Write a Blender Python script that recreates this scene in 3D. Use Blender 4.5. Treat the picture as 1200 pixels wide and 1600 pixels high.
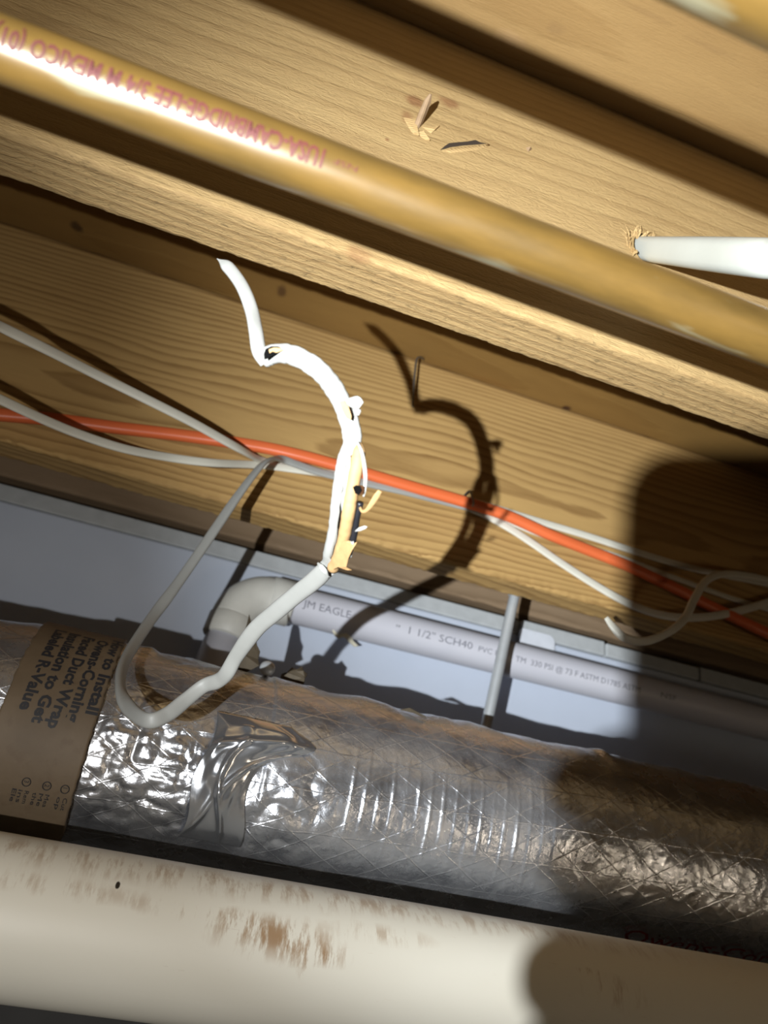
import bpy, bmesh, math, random
import numpy as np
from mathutils import Vector, Matrix

for _o in list(bpy.data.objects):
    bpy.data.objects.remove(_o)
S = bpy.context.scene
COL = S.collection

# ------------------------------------------------------------------ camera
# world: X along the joists, Y away from the camera, Z up, floor at z = 0
CAM = np.array([0.0, 0.0, 1.62])
M = np.array([[0.9400017723775168, 0.2679444304440585, 0.21119292156967762],
              [-0.3117585629043724, 0.423172265259282, 0.8507242986838499],
              [0.13857585064839895, -0.8655235502915773, 0.4813166499382041]])  # columns: right, down, forward
FPX = 1202.0
cam = bpy.data.cameras.new('camera')
cam_o = bpy.data.objects.new('camera', cam)
COL.objects.link(cam_o)
cam.sensor_fit = 'HORIZONTAL'
cam.lens = 26.0
cam.sensor_width = 26.0 * 1200.0 / FPX
cam.clip_start = 0.005
cam.dof.use_dof = True
cam.dof.focus_distance = 0.50
cam.dof.aperture_fstop = 8.0
mw = Matrix.Identity(4)
for i in range(3):
    mw[i][0] = M[i, 0]; mw[i][1] = -M[i, 1]; mw[i][2] = -M[i, 2]; mw[i][3] = CAM[i]
cam_o.matrix_world = mw
S.camera = cam_o

# ------------------------------------------------------------------ world: dim warm basement light
wd = bpy.data.worlds.new('basement_air'); S.world = wd
wd.use_nodes = True
bg = wd.node_tree.nodes['Background']
bg.inputs[0].default_value = (1.0, 0.80, 0.56, 1)
bg.inputs[1].default_value = 0.048

# ------------------------------------------------------------------ the torch behind the camera, to its left
LPOS = CAM + np.array([-0.19, -0.138, -0.107])
def vec(a): return Vector((float(a[0]), float(a[1]), float(a[2])))
def ray(p):
    r = np.array([p[0] - 600.0, p[1] - 800.0, FPX]); r = M @ r
    return r / np.linalg.norm(r)
def at(x, y, d): return CAM + ray((x, y)) * d            # a point seen at a pixel, d metres away
def onY(x, y, Y):                                        # ... on the plane Y
    r = ray((x, y)); return CAM + r * (Y / r[1])
AZ, EL = math.radians(48), math.radians(36)
AIM = np.array([math.sin(AZ) * math.cos(EL), math.cos(AZ) * math.cos(EL), math.sin(EL)])
for lname, watts, half, tint in (('torch_hot_spot', 99.0, 39.0, (0.90, 0.96, 1.0)), ('torch_spill', 13.5, 85.0, (1.0, 0.985, 0.95))):      # one torch: a hot spot and its spill
    torch = bpy.data.lights.new(lname, 'SPOT')
    torch.energy = watts
    torch.color = tint
    torch.spot_size = math.radians(2 * half)
    torch.spot_blend = 1.0
    torch.shadow_soft_size = 0.0035
    torch_o = bpy.data.objects.new(lname, torch); COL.objects.link(torch_o)
    torch_o.location = vec(LPOS)
    torch_o.rotation_euler = vec(AIM).to_track_quat('-Z', 'Y').to_euler()

lamp = bpy.data.lights.new('basement_lamp', 'AREA')        # a weak warm lamp elsewhere in the basement, low to the right
lamp.shape = 'DISK'; lamp.size = 0.35; lamp.energy = 2.6; lamp.color = (1.0, 0.82, 0.60)
lamp_o = bpy.data.objects.new('basement_lamp', lamp); COL.objects.link(lamp_o)
lamp_o.location = (1.7, -1.3, 0.95)
lamp_o.rotation_euler = (Vector((0.5, 0.7, 1.7)) - Vector(lamp_o.location)).to_track_quat('-Z', 'Y').to_euler()

vs = S.view_settings
vs.view_transform = 'Standard'; vs.look = 'None'; vs.exposure = 0.0; vs.gamma = 1.0
vs.use_curve_mapping = False

# ------------------------------------------------------------------ numbers of the place
ZC = float(CAM[2])
H = ZC + 0.3958          # underside of the joists
Y1 = 0.3741              # face of the near joist
Y2 = 0.7768              # face of the far joist
ZT = ZC + 0.6788         # underside of the subfloor
TH = 0.038
YW = 0.960               # face of the white foam boards
XA, XB = -1.1, 1.9       # the pieces run from XA to XB

# ------------------------------------------------------------------ noise
def _h(ix, iy, iz):
    n = (ix * 374761393 + iy * 668265263 + iz * 1274126177) & 0xffffffff
    n = ((n ^ (n >> 13)) * 1274126177) & 0xffffffff
    return ((n ^ (n >> 16)) & 0xffff) / 65535.0
def vnoise(x, y, z=0.0):
    x = np.asarray(x, float); y = np.asarray(y, float); z = np.asarray(z, float) + 0 * x
    ix = np.floor(x).astype(np.int64); iy = np.floor(y).astype(np.int64); iz = np.floor(z).astype(np.int64)
    fx = x - ix; fy = y - iy; fz = z - iz
    fx = fx * fx * (3 - 2 * fx); fy = fy * fy * (3 - 2 * fy); fz = fz * fz * (3 - 2 * fz)
    r = 0
    for a in (0, 1):
        for b in (0, 1):
            for c in (0, 1):
                w = (fx if a else 1 - fx) * (fy if b else 1 - fy) * (fz if c else 1 - fz)
                r = r + w * _h(ix + a, iy + b, iz + c)
    return r * 2 - 1
def fbm(x, y, z=0.0, o=3):
    r = 0; a = 1.0
    for k in range(o):
        r = r + a * vnoise(np.asarray(x) * 2 ** k + 17.3 * k, np.asarray(y) * 2 ** k - 9.1 * k, np.asarray(z) * 2 ** k + 3.7 * k); a *= 0.5
    return r
def sstep(a, b, x):
    t = np.clip((np.asarray(x, float) - a) / (b - a), 0, 1); return t * t * (3 - 2 * t)

# ------------------------------------------------------------------ object helpers
def mesh_obj(name, verts, faces, mat, parent=None, origin=None, smooth=True, uv=None):
    v = np.asarray(verts, float)
    if origin is None: origin = np.zeros(3) if parent is None else np.array(parent.matrix_world.translation)
    me = bpy.data.meshes.new(name)
    me.from_pydata([tuple(p) for p in (v - origin)], [], faces)
    if uv is not None:
        ul = me.uv_layers.new(name='UVMap')
        li = np.zeros(len(me.loops), dtype=np.int32); me.loops.foreach_get('vertex_index', li)
        ul.data.foreach_set('uv', np.asarray(uv, np.float32)[li].ravel())
    if smooth: me.polygons.foreach_set('use_smooth', [True] * len(me.polygons))
    if mat: me.materials.append(mat)
    me.update()
    o = bpy.data.objects.new(name, me); COL.objects.link(o)
    if parent is not None:
        o.parent = parent
        o.location = vec(origin - np.array(parent.matrix_world.translation))
    else:
        o.location = vec(origin)
    o.matrix_world = Matrix.Translation(vec(origin))
    return o
def empty(name, loc):
    o = bpy.data.objects.new(name, None); COL.objects.link(o); o.location = vec(loc)
    o.empty_display_size = 0.05
    o.matrix_world = Matrix.Translation(vec(loc)); return o
def tag(o, label=None, cat=None, group=None, kind=None):
    if label: o['label'] = label
    if cat: o['category'] = cat
    if group: o['group'] = group
    if kind: o['kind'] = kind
    return o
def grid_faces(nu, nv, close_v=False, flip=False):
    f = []
    for i in range(nu - 1):
        for j in range(nv if close_v else nv - 1):
            j2 = (j + 1) % nv
            q = (i * nv + j, (i + 1) * nv + j, (i + 1) * nv + j2, i * nv + j2)
            f.append(q[::-1] if flip else q)
    return f
def catmull(pts, per=10):
    p = np.asarray(pts, float)
    p = np.vstack([2 * p[0] - p[1], p, 2 * p[-1] - p[-2]]); out = []
    for i in range(1, len(p) - 2):
        for t in np.linspace(0, 1, per, endpoint=False):
            a, b, c, d = p[i - 1], p[i], p[i + 1], p[i + 2]
            out.append(0.5 * ((2 * b) + (c - a) * t + (2 * a - 5 * b + 4 * c - d) * t * t + (3 * b - a - 3 * c + d) * t ** 3))
    out.append(p[-2]); return np.array(out)
def stadium(w, h, n=20, p=3.2):
    a = np.linspace(0, 2 * math.pi, n, endpoint=False)
    c, s = np.cos(a), np.sin(a)
    return np.stack([np.sign(c) * np.abs(c) ** (2 / p) * w / 2, np.sign(s) * np.abs(s) ** (2 / 2.0) * h / 2], 1)
def frames(path, normals):
    t = np.gradient(path, axis=0); t /= np.linalg.norm(t, axis=1)[:, None]
    n = np.asarray(normals, float)
    if n.ndim == 1: n = np.repeat(n[None], len(path), 0)
    b = np.cross(t, n); b /= np.linalg.norm(b, axis=1)[:, None]
    n = np.cross(b, t)
    return t, n, b
def sweep(path, section, normals, scale=None, off=None):
    """section (k,2): x across (b), y along the normal (n)."""
    t, n, b = frames(path, normals)
    k = section.shape[-2]; V = []
    for i in range(len(path)):
        s = section[i] if section.ndim == 3 else section
        s = s * (scale[i] if scale is not None else 1.0)
        V.append(path[i] + b[i] * s[:, :1] + n[i] * s[:, 1:])
    V = np.concatenate(V); f = grid_faces(len(path), k, True)
    f.append(tuple(range(k))[::-1]); f.append(tuple(range((len(path) - 1) * k, len(path) * k)))
    return V, f
def orient(o):
    bm = bmesh.new(); bm.from_mesh(o.data); bmesh.ops.recalc_face_normals(bm, faces=bm.faces); bm.to_mesh(o.data); bm.free(); return o
def lathe_x(c, prof, n=48):
    """prof: list of (x, r); a body of revolution about the X axis through (Y,Z)=c."""
    a = np.linspace(0, 2 * math.pi, n, endpoint=False); V = []
    for x, r in prof:
        V.append(np.stack([np.full(n, x), c[0] + r * np.cos(a), c[1] + r * np.sin(a)], 1))
    V = np.concatenate(V); f = grid_faces(len(prof), n, True)
    f.append(tuple(range(n))); f.append(tuple(range((len(prof) - 1) * n, len(prof) * n))[::-1])
    return V, f
def prism(poly, d):
    """closed polygon (k,3) extruded by vector d."""
    p = np.asarray(poly, float); k = len(p); V = np.vstack([p, p + d])
    f = [tuple(range(k)), tuple(range(k, 2 * k))[::-1]] + [(i, (i + 1) % k, k + (i + 1) % k, k + i) for i in range(k)]
    return V, f
def sheet(rows, thick, dirv):
    """rows (nu,nv,3) grid given a thickness along dirv."""
    r = np.asarray(rows, float); nu, nv = r.shape[:2]
    a = r.reshape(-1, 3); b = a + np.asarray(dirv) * thick; m = nu * nv
    f = grid_faces(nu, nv) + [tuple(i + m for i in q[::-1]) for q in grid_faces(nu, nv)]
    edge = [i * nv for i in range(nu)] + [(nu - 1) * nv + j for j in range(1, nv)] + [i * nv + nv - 1 for i in range(nu - 2, -1, -1)] + [j for j in range(nv - 2, 0, -1)]
    for i in range(len(edge)):
        p, q = edge[i], edge[(i + 1) % len(edge)]
        f.append((q, p, p + m, q + m))
    return np.vstack([a, b]), f

# ------------------------------------------------------------------ materials
class NT:
    def __init__(s, name):
        s.m = bpy.data.materials.new(name); s.m.use_nodes = True
        s.t = s.m.node_tree; s.b = s.t.nodes['Principled BSDF']
    def n(s, typ, **kw):
        x = s.t.nodes.new(typ)
        for k, v in kw.items(): setattr(x, k, v)
        return x
    def l(s, a, b): s.t.links.new(a, b)
    def setin(s, sock, v):
        if isinstance(v, (int, float, tuple, list)): sock.default_value = v
        else: s.l(v, sock)
    def math(s, op, a, b=None, c=None, clamp=False):
        x = s.n('ShaderNodeMath', operation=op, use_clamp=clamp)
        s.setin(x.inputs[0], a)
        if b is not None: s.setin(x.inputs[1], b)
        if c is not None: s.setin(x.inputs[2], c)
        return x.outputs[0]
    def obj(s): return s.n('ShaderNodeTexCoord').outputs['Object']
    def uv(s): return s.n('ShaderNodeTexCoord').outputs['UV']
    def mapping(s, v, scale=(1, 1, 1), loc=(0, 0, 0), rot=(0, 0, 0)):
        x = s.n('ShaderNodeMapping'); s.l(v, x.inputs[0])
        x.inputs['Scale'].default_value = scale; x.inputs['Location'].default_value = loc; x.inputs['Rotation'].default_value = rot
        return x.outputs[0]
    def noise(s, v, scale, detail=3.0, rough=0.5, dist=0.0):
        x = s.n('ShaderNodeTexNoise'); s.l(v, x.inputs['Vector'])
        x.inputs['Scale'].default_value = scale; x.inputs['Detail'].default_value = detail
        x.inputs['Roughness'].default_value = rough; x.inputs['Distortion'].default_value = dist
        return x.outputs[0]
    def ramp(s, v, stops):
        x = s.n('ShaderNodeValToRGB'); s.l(v, x.inputs[0]); e = x.color_ramp.elements
        while len(e) < len(stops): e.new(0.5)
        for q, (p, c) in zip(e, stops):
            q.position = p; q.color = (c, c, c, 1) if isinstance(c, (int, float)) else tuple(c) + (1,)
        return x.outputs[0]
    def mix(s, f, a, b, mode='MIX'):
        x = s.n('ShaderNodeMix', data_type='RGBA', blend_type=mode)
        s.setin(x.inputs[0], f)
        for i, v in ((6, a), (7, b)):
            s.setin(x.inputs[i], tuple(v) + (1,) if isinstance(v, tuple) and len(v) == 3 else v)
        return x.outputs[2]
    def bump(s, h, strength, dist, prev=None):
        x = s.n('ShaderNodeBump'); x.inputs['Strength'].default_value = strength; x.inputs['Distance'].default_value = dist
        s.l(h, x.inputs['Height'])
        if prev is not None: s.l(prev, x.inputs['Normal'])
        return x.outputs[0]
    def spot_mask(s, v, c, r, soft=0.5, jag=0.0, jscale=60):
        """1 inside an ellipsoid at c (object coordinates) with radii r."""
        d = s.n('ShaderNodeVectorMath', operation='SUBTRACT'); s.l(v, d.inputs[0]); d.inputs[1].default_value = c
        e = s.n('ShaderNodeVectorMath', operation='DIVIDE'); s.l(d.outputs[0], e.inputs[0]); e.inputs[1].default_value = r
        q = s.n('ShaderNodeVectorMath', operation='LENGTH'); s.l(e.outputs[0], q.inputs[0])
        dist = q.outputs['Value']
        if jag: dist = s.math('ADD', dist, s.math('MULTIPLY', s.math('SUBTRACT', s.noise(v, jscale, 3.0), 0.5), jag))
        return s.ramp(dist, [(1 - soft if soft < 1 else 0.0, 1.0), (1.0, 0.0)])
    def out(s, color=None, rough=None, metal=None, normal=None, spec=None):
        for k, v in (('Base Color', color), ('Roughness', rough), ('Metallic', metal), ('Normal', normal), ('Specular IOR Level', spec)):
            if v is None: continue
            if isinstance(v, tuple) and len(v) == 3: v = v + (1,)
            s.setin(s.b.inputs[k], v)
        return s.m
def plain(name, color, rough=0.5, metal=0.0, var=0.12, scale=60, bump=0.0, bscale=200, bdist=0.0005):
    t = NT(name); v = t.obj()
    c = t.mix(t.noise(v, scale, 4.0), tuple(x * (1 - var) for x in color), tuple(min(1, x * (1 + var)) for x in color))
    nrm = t.bump(t.noise(v, bscale, 3.0), bump, bdist) if bump else None
    return t.out(c, rough, metal, nrm)
def wood(name, light, dark, pith, rw, tilt=0.0, wob=0.012, fibre=0.35, ringdark=0.75, chip=0.0, stains_and_shade=(), pitch=0.0, ringbump=0.4, under=None):
    """growth rings round a pith line (Y,Z offsets in object space) that cut through the board."""
    t = NT(name); v = t.obj()
    sx = t.n('ShaderNodeSeparateXYZ'); t.l(v, sx.inputs[0]); X, Y, Z = sx.outputs
    st = t.mapping(v, (1.4, 6.0, 6.0))
    w1 = t.math('MULTIPLY', t.math('SUBTRACT', t.noise(st, 1.6, 2.0), 0.5), wob * 2)
    w2 = t.math('MULTIPLY', t.math('SUBTRACT', t.noise(t.mapping(v, (1.2, 5, 5), (3.1, 7.7, 2.2)), 1.4, 2.0), 0.5), wob * 2)
    fine = t.math('MULTIPLY', t.math('SUBTRACT', t.noise(t.mapping(v, (6, 40, 40)), 4.0, 3.0), 0.5), 0.0022)
    dy = t.math('ADD', t.math('SUBTRACT', Y, pith[0]), w1)
    dz = t.math('ADD', t.math('SUBTRACT', t.math('SUBTRACT', Z, pith[1]), t.math('MULTIPLY', X, tilt)), w2)
    r = t.math('SQRT', t.math('ADD', t.math('MULTIPLY', dy, dy), t.math('MULTIPLY', dz, dz)))
    r = t.math('ADD', t.math('ADD', r, fine), t.math('MULTIPLY', X, pitch))
    # uneven ring widths
    fr = t.math('FRACT', t.math('DIVIDE', r, rw))
    ring = t.ramp(fr, [(0.0, 0.0), (0.45, 0.22), (0.80, 1.0), (0.90, 0.95), (1.0, 0.0)])
    am = t.noise(t.mapping(v, (2.0, 30, 30)), 3.0, 2.0)
    rd = t.math('MULTIPLY', ring, t.math('MULTIPLY_ADD', am, 1.1, 0.15), clamp=True)
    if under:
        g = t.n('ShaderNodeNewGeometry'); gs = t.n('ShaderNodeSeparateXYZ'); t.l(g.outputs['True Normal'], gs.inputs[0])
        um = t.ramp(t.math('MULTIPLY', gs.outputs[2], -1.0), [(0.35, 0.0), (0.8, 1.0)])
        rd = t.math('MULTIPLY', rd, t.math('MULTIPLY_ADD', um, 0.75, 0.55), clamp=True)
    col = t.mix(t.math('MULTIPLY', rd, ringdark), light, dark)
    fb = t.noise(t.mapping(v, (9, 420, 420)), 3.0, 4.0, 0.65)
    col = t.mix(fibre, col, t.ramp(fb, [(0.25, tuple(x * 0.55 for x in light)), (0.75, tuple(min(1, x * 1.25) for x in light))]), 'MIX')
    bl = t.noise(t.mapping(v, (2.0, 9, 9)), 3.0, 3.0)
    col = t.mix(0.5, col, t.ramp(bl, [(0.3, (0.78, 0.74, 0.70)), (0.7, (1.0, 1.0, 1.0))]), 'MULTIPLY')
    if under:                                    # rough sawn underside, its colour also darkened in place of more grazing light
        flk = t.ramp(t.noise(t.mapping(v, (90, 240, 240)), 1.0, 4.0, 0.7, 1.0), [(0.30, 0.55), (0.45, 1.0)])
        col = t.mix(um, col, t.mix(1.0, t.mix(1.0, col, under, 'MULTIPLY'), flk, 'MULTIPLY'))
    for (c, rad, sc, amt) in stains_and_shade:
        col = t.mix(t.math('MULTIPLY', t.spot_mask(v, c, rad, 0.6, 0.9, 90), amt), col, sc)
    nr = t.bump(ring, ringbump, 0.0012)
    nr = t.bump(fb, 0.35, 0.0010, nr)
    if chip:
        ch = t.noise(t.mapping(v, (70, 260, 260)), 1.0, 4.0, 0.7, 1.5)
        nr = t.bump(ch, chip, 0.0016, nr)
    return t.out(col, 0.72, 0.0, nr, 0.25)
def rel(p, origin=(0, 0, 0)): return tuple(float(a - b) for a, b in zip(p, origin))

# object-space origins of the boards are at world (0, face, underside)
O1 = np.array([0.0, Y1, H]); O2 = np.array([0.0, Y2, H]); OC = np.array([0.0, 0.0, ZT])
def onZ(x, y, Z):
    r = ray((x, y)); return CAM + r * ((Z - ZC) / r[2])
BR = (0.20, 0.085, 0.035)
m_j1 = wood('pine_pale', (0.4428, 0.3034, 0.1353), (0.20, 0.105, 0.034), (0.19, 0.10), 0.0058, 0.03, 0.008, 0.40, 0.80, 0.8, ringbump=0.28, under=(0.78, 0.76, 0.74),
            stains_and_shade=[(rel(onY(648, 158, Y1), O1), (0.010, 0.01, 0.009), BR, 0.75), (rel(onY(703, 160, Y1), O1), (0.011, 0.01, 0.008), BR, 0.7),
                    (rel(onY(636, 182, Y1), O1), (0.006, 0.01, 0.010), BR, 0.6), (rel(onY(560, 395, Y1), O1), (0.012, 0.01, 0.008), BR, 0.45),
                    (rel(onY(605, 218, Y1), O1), (0.002, 0.01, 0.002), BR, 0.7)])
m_j2 = wood('pine_amber', (0.4664, 0.2948, 0.11), (0.184, 0.092, 0.0256), (0.080, 0.105), 0.0066, 0.045, 0.022, 0.22, 1.0, 0.0, ringbump=0.15)
m_rim = wood('pine_grey', (0.30, 0.21, 0.13), (0.17, 0.11, 0.06), (0.20, 0.06), 0.006, 0.02)
kn = onZ(885, 638, ZT)
m_sub = wood('subfloor_board', (0.304, 0.188, 0.072), (0.216, 0.12, 0.0384), (0.30, 0.14), 0.0085, 0.02, 0.02, 0.25, 0.6, 0.3,
             stains_and_shade=[(rel(kn, OC), (0.008, 0.007, 0.02), (0.06, 0.025, 0.008), 0.95),
                     (rel(onZ(868, 45, ZT), OC), (0.010, 0.007, 0.02), (0.22, 0.13, 0.05), 0.6), (rel(onZ(800, 62, ZT), OC), (0.018, 0.008, 0.02), (0.34, 0.21, 0.10), 0.5),
                     (rel(onZ(745, 150, ZT), OC), (0.010, 0.005, 0.02), (0.22, 0.13, 0.05), 0.6),
                     (rel(onZ(1010, 20, ZT), OC), (0.03, 0.003, 0.02), (0.22, 0.13, 0.05), 0.5), (rel(onZ(1110, 75, ZT), OC), (0.03, 0.003, 0.02), (0.22, 0.13, 0.05), 0.5)])
m_sub_shade = wood('amber_subfloor_shade_tone', (0.216, 0.12, 0.032), (0.16, 0.080, 0.018), (0.75, 0.14), 0.0085, 0.02, 0.02, 0.25, 0.6, 0.3,  # orange subfloor wood, colour darkened to stand for the near joist's shade
              stains_and_shade=[(rel(kn, OC), (0.0085, 0.0075, 0.02), (0.05, 0.02, 0.008), 0.97), (rel(onZ(770, 600, ZT), OC), (0.05, 0.012, 0.02), (0.20, 0.10, 0.025), 0.6),
                      (rel(onZ(120, 355, ZT), OC), (0.010, 0.010, 0.02), (0.04, 0.02, 0.008), 0.8), (rel(onZ(440, 455, ZT), OC), (0.008, 0.014, 0.02), (0.05, 0.02, 0.008), 0.7)])  # leftmost dark spot paints a flake's small shadow; the knot is real
m_splint = wood('split_wood', (0.47, 0.32, 0.145), (0.30, 0.18, 0.07), (0.01, 0.01), 0.002)
m_splint_d = plain('weathered_splinter', (0.26, 0.17, 0.095), 0.8, 0, 0.3, 150)
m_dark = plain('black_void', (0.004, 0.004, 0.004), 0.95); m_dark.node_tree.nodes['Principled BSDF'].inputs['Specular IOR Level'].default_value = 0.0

def m_copper():
    t = NT('aged_copper'); v = t.obj(); st = t.mapping(v, (3.0, 12, 12))
    c = t.mix(t.ramp(t.noise(st, 5.0, 5.0, 0.6), [(0.3, 0.0), (0.72, 1.0)]), (0.120, 0.068, 0.016), (0.066, 0.039, 0.010))
    c = t.mix(t.math('MULTIPLY', t.ramp(t.noise(t.mapping(v, (5, 30, 30), (4, 1, 2)), 3.0, 4.0), [(0.62, 0.0), (0.72, 1.0)]), 0.30), c, (0.30, 0.33, 0.24))
    r = t.ramp(t.noise(st, 9.0, 4.0), [(0.3, 0.30), (0.7, 0.42)])
    n = t.bump(t.noise(t.mapping(v, (20, 300, 300)), 2.0, 3.0), 0.05, 0.0004)
    t.b.inputs['Coat Weight'].default_value = 0.9; t.b.inputs['Coat Roughness'].default_value = 0.17
    return t.out(c, r, 0.12, n)
m_cu = m_copper()
m_cuink = plain('red_stamp_ink', (0.060, 0.007, 0.004), 0.7, 0.0, 0.2)
m_jacket = plain('white_cable_jacket', (0.27, 0.268, 0.25), 0.5, 0, 0.05, 40, 0.25, 140, 0.0006)
m_thick = plain('bright_cable_jacket', (0.42, 0.43, 0.39), 0.38, 0, 0.05, 40, 0.2, 140, 0.0005)
m_jacket_old = plain('ivory_cable_jacket', (0.58, 0.555, 0.47), 0.42, 0, 0.10, 30, 0.2, 120, 0.0006)
m_orange = plain('orange_cable_jacket', (0.66, 0.135, 0.042), 0.42, 0, 0.07, 40)
m_paper = plain('kraft_filler_paper', (0.33, 0.20, 0.085), 0.75, 0, 0.2, 160, 0.5, 260, 0.0006)
m_flap = plain('dusty_backing_paper', (0.085, 0.065, 0.040), 0.7, 0.2, 0.3, 120)
m_black = plain('black_wire_insulation', (0.012, 0.012, 0.014), 0.3)
m_copperwire = plain('bare_copper', (0.60, 0.28, 0.14), 0.35, 0.9)
m_steel = plain('galvanised_steel', (0.55, 0.58, 0.60), 0.42, 0.5, 0.15, 60)
m_wire = plain('dull_wire', (0.22, 0.21, 0.20), 0.4, 0.8)

def m_pvc_make():
    t = NT('white_pvc'); v = t.obj()
    c = t.mix(t.noise(t.mapping(v, (3, 20, 20)), 3.0, 3.0), (0.516, 0.516, 0.5762), (0.5676, 0.5676, 0.6192))
    return t.out(c, 0.38)
m_pvc = m_pvc_make()
m_pvcf = plain('pvc_fitting', (0.60, 0.59, 0.54), 0.5, 0, 0.1, 60)
m_glue = plain('dried_cement', (0.62, 0.58, 0.46), 0.5, 0, 0.2, 120, 0.5, 150, 0.002)
m_ink = plain('grey_stamp_ink', (0.16, 0.16, 0.19), 0.5)
m_foam = plain('white_foam_board', (0.5146, 0.5644, 0.664), 0.65, 0, 0.03, 30, 0.1, 300, 0.0004)
m_edge = plain('grey_foam_edge', (0.425, 0.442, 0.4505), 0.75, 0, 0.16, 70, 0.4, 160, 0.001)
m_plate = plain('white_plastic', (0.6536, 0.6794, 0.7396), 0.4)
m_conc = plain('grey_concrete', (0.10, 0.10, 0.10), 0.9, 0, 0.25, 12, 0.6, 40, 0.003)

# ------------------------------------------------------------------ setting
def slab(name, x0, x1, y0, y1, z0, z1, mat, parent=None, origin=None, smooth=False):
    V = [(x, y, z) for x in (x0, x1) for y in (y0, y1) for z in (z0, z1)]
    F = [(0, 1, 3, 2), (4, 6, 7, 5), (0, 4, 5, 1), (2, 3, 7, 6), (0, 2, 6, 4), (1, 5, 7, 3)]
    return mesh_obj(name, V, F, mat, parent, origin, smooth)
def soft_slab(name, x0, x1, y0, y1, z0, z1, mat, parent=None, bev=0.002, origin=None, seg=2):
    o = slab(name, x0, x1, y0, y1, z0, z1, mat, parent, origin)
    bm = bmesh.new(); bm.from_mesh(o.data)
    bmesh.ops.bevel(bm, geom=list(bm.edges), offset=bev, segments=seg, affect='EDGES', profile=0.5)
    bm.to_mesh(o.data); bm.free(); return o
tag(slab('floor', -2.0, 3.0, -2.5, 1.4, -0.1, 0.0, m_conc), kind='structure')
ceil_o = tag(slab('ceiling', -2.0, 3.0, -2.5, Y1 + TH / 2, ZT, ZT + 0.02, m_sub, origin=OC), kind='structure')
slab('plank_shade_toned', -2.0, 3.0, Y1 + TH / 2 + 0.001, 1.4, ZT, ZT + 0.02, m_sub_shade, ceil_o)['label'] = 'amber subfloor strip between the two joists, darkened for joist shade'
WTOP = ZC + YW * math.tan(math.radians(29.5 - 5.30))
tag(slab('wall_back', -2.0, 3.0, YW + 0.054, 1.40, 0.0, WTOP - 0.004, m_conc), kind='structure')
tag(slab('wall_gap_shade', -2.0, 3.0, 1.25, 1.28, WTOP - 0.004, ZT, m_dark), kind='structure')  # black sheet put in for the shade deep inside the gap

def joist(name, y0, th, z0, z1, mat, origin, x0=XA, x1=XB, nx=1100, rough=0.00028, seed=0.0):
    """a sawn board with rounded, slightly ragged arrises."""
    r = 0.0035; pr = []
    def line(a, b, n):
        for t in np.linspace(0, 1, n, endpoint=False): pr.append((a[0] + (b[0] - a[0]) * t, a[1] + (b[1] - a[1]) * t))
    def arc(c, a0):
        for a in np.linspace(a0, a0 + math.pi / 2, 4, endpoint=False): pr.append((c[0] + r * math.cos(a), c[1] + r * math.sin(a)))
    line((y0, z1), (y0, z0 + r), 40); arc((y0 + r, z0 + r), math.pi)
    line((y0 + r, z0), (y0 + th - r, z0), 14); arc((y0 + th - r, z0 + r), 1.5 * math.pi)
    line((y0 + th, z0 + r), (y0 + th, z1), 10); line((y0 + th, z1), (y0, z1), 2)
    pr = np.array(pr); k = len(pr)
    xs = np.linspace(x0, x1, nx)
    XX = np.repeat(xs, k); YY = np.tile(pr[:, 0], nx); ZZ = np.tile(pr[:, 1], nx)
    cy, cz = y0 + th / 2, z0 + th / 2
    low = sstep(0.03, 0.0, ZZ - z0)
    edge = np.exp(-((np.minimum(np.abs(YY - y0), np.abs(YY - y0 - th)) / 0.006) ** 2)) * np.exp(-(((ZZ - z0) / 0.008) ** 2))
    n1 = fbm(XX * 160 + seed, YY * 260, ZZ * 260, 3); n2 = fbm(XX * 7 + seed, YY * 20 + 5, ZZ * 20, 2)
    d = (n1 * rough * (0.35 + 1.8 * edge) + n2 * 0.00015) * low
    dirY = (YY - cy); dirZ = np.where(ZZ < cz, ZZ - cz, 0); L = np.hypot(dirY, dirZ) + 1e-9
    YY = YY + dirY / L * d; ZZ = ZZ + dirZ / L * d
    F = grid_faces(nx, k, True); F.append(tuple(range(k))[::-1]); F.append(tuple(range((nx - 1) * k, nx * k)))
    o = mesh_obj(name, np.stack([XX, YY, ZZ], 1), F, mat, None, origin)
    return orient(o)
j1 = joist('floor_joist', Y1, TH, H, ZT, m_j1, O1, seed=3.0)
tag(j1, 'pale near floor joist with rough sawn underside, right behind the copper pipes', 'joist')
j2 = joist('floor_joist', Y2, TH, H, ZT, m_j2, O2, seed=11.0, rough=0.0005)
tag(j2, 'amber far floor joist whose face carries the stapled orange and white cables', 'joist')
RB = ZC + 1.0 * math.tan(math.radians(29.5 - 4.75))
rim = joist('rim_board', 1.0, TH, RB, ZT, m_rim, np.array([0, 1.0, RB]), nx=200, rough=0.0006, seed=5.0)
tag(rim, 'dull grey-brown rim board in the dark gap behind the far floor joist', 'board')

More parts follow.
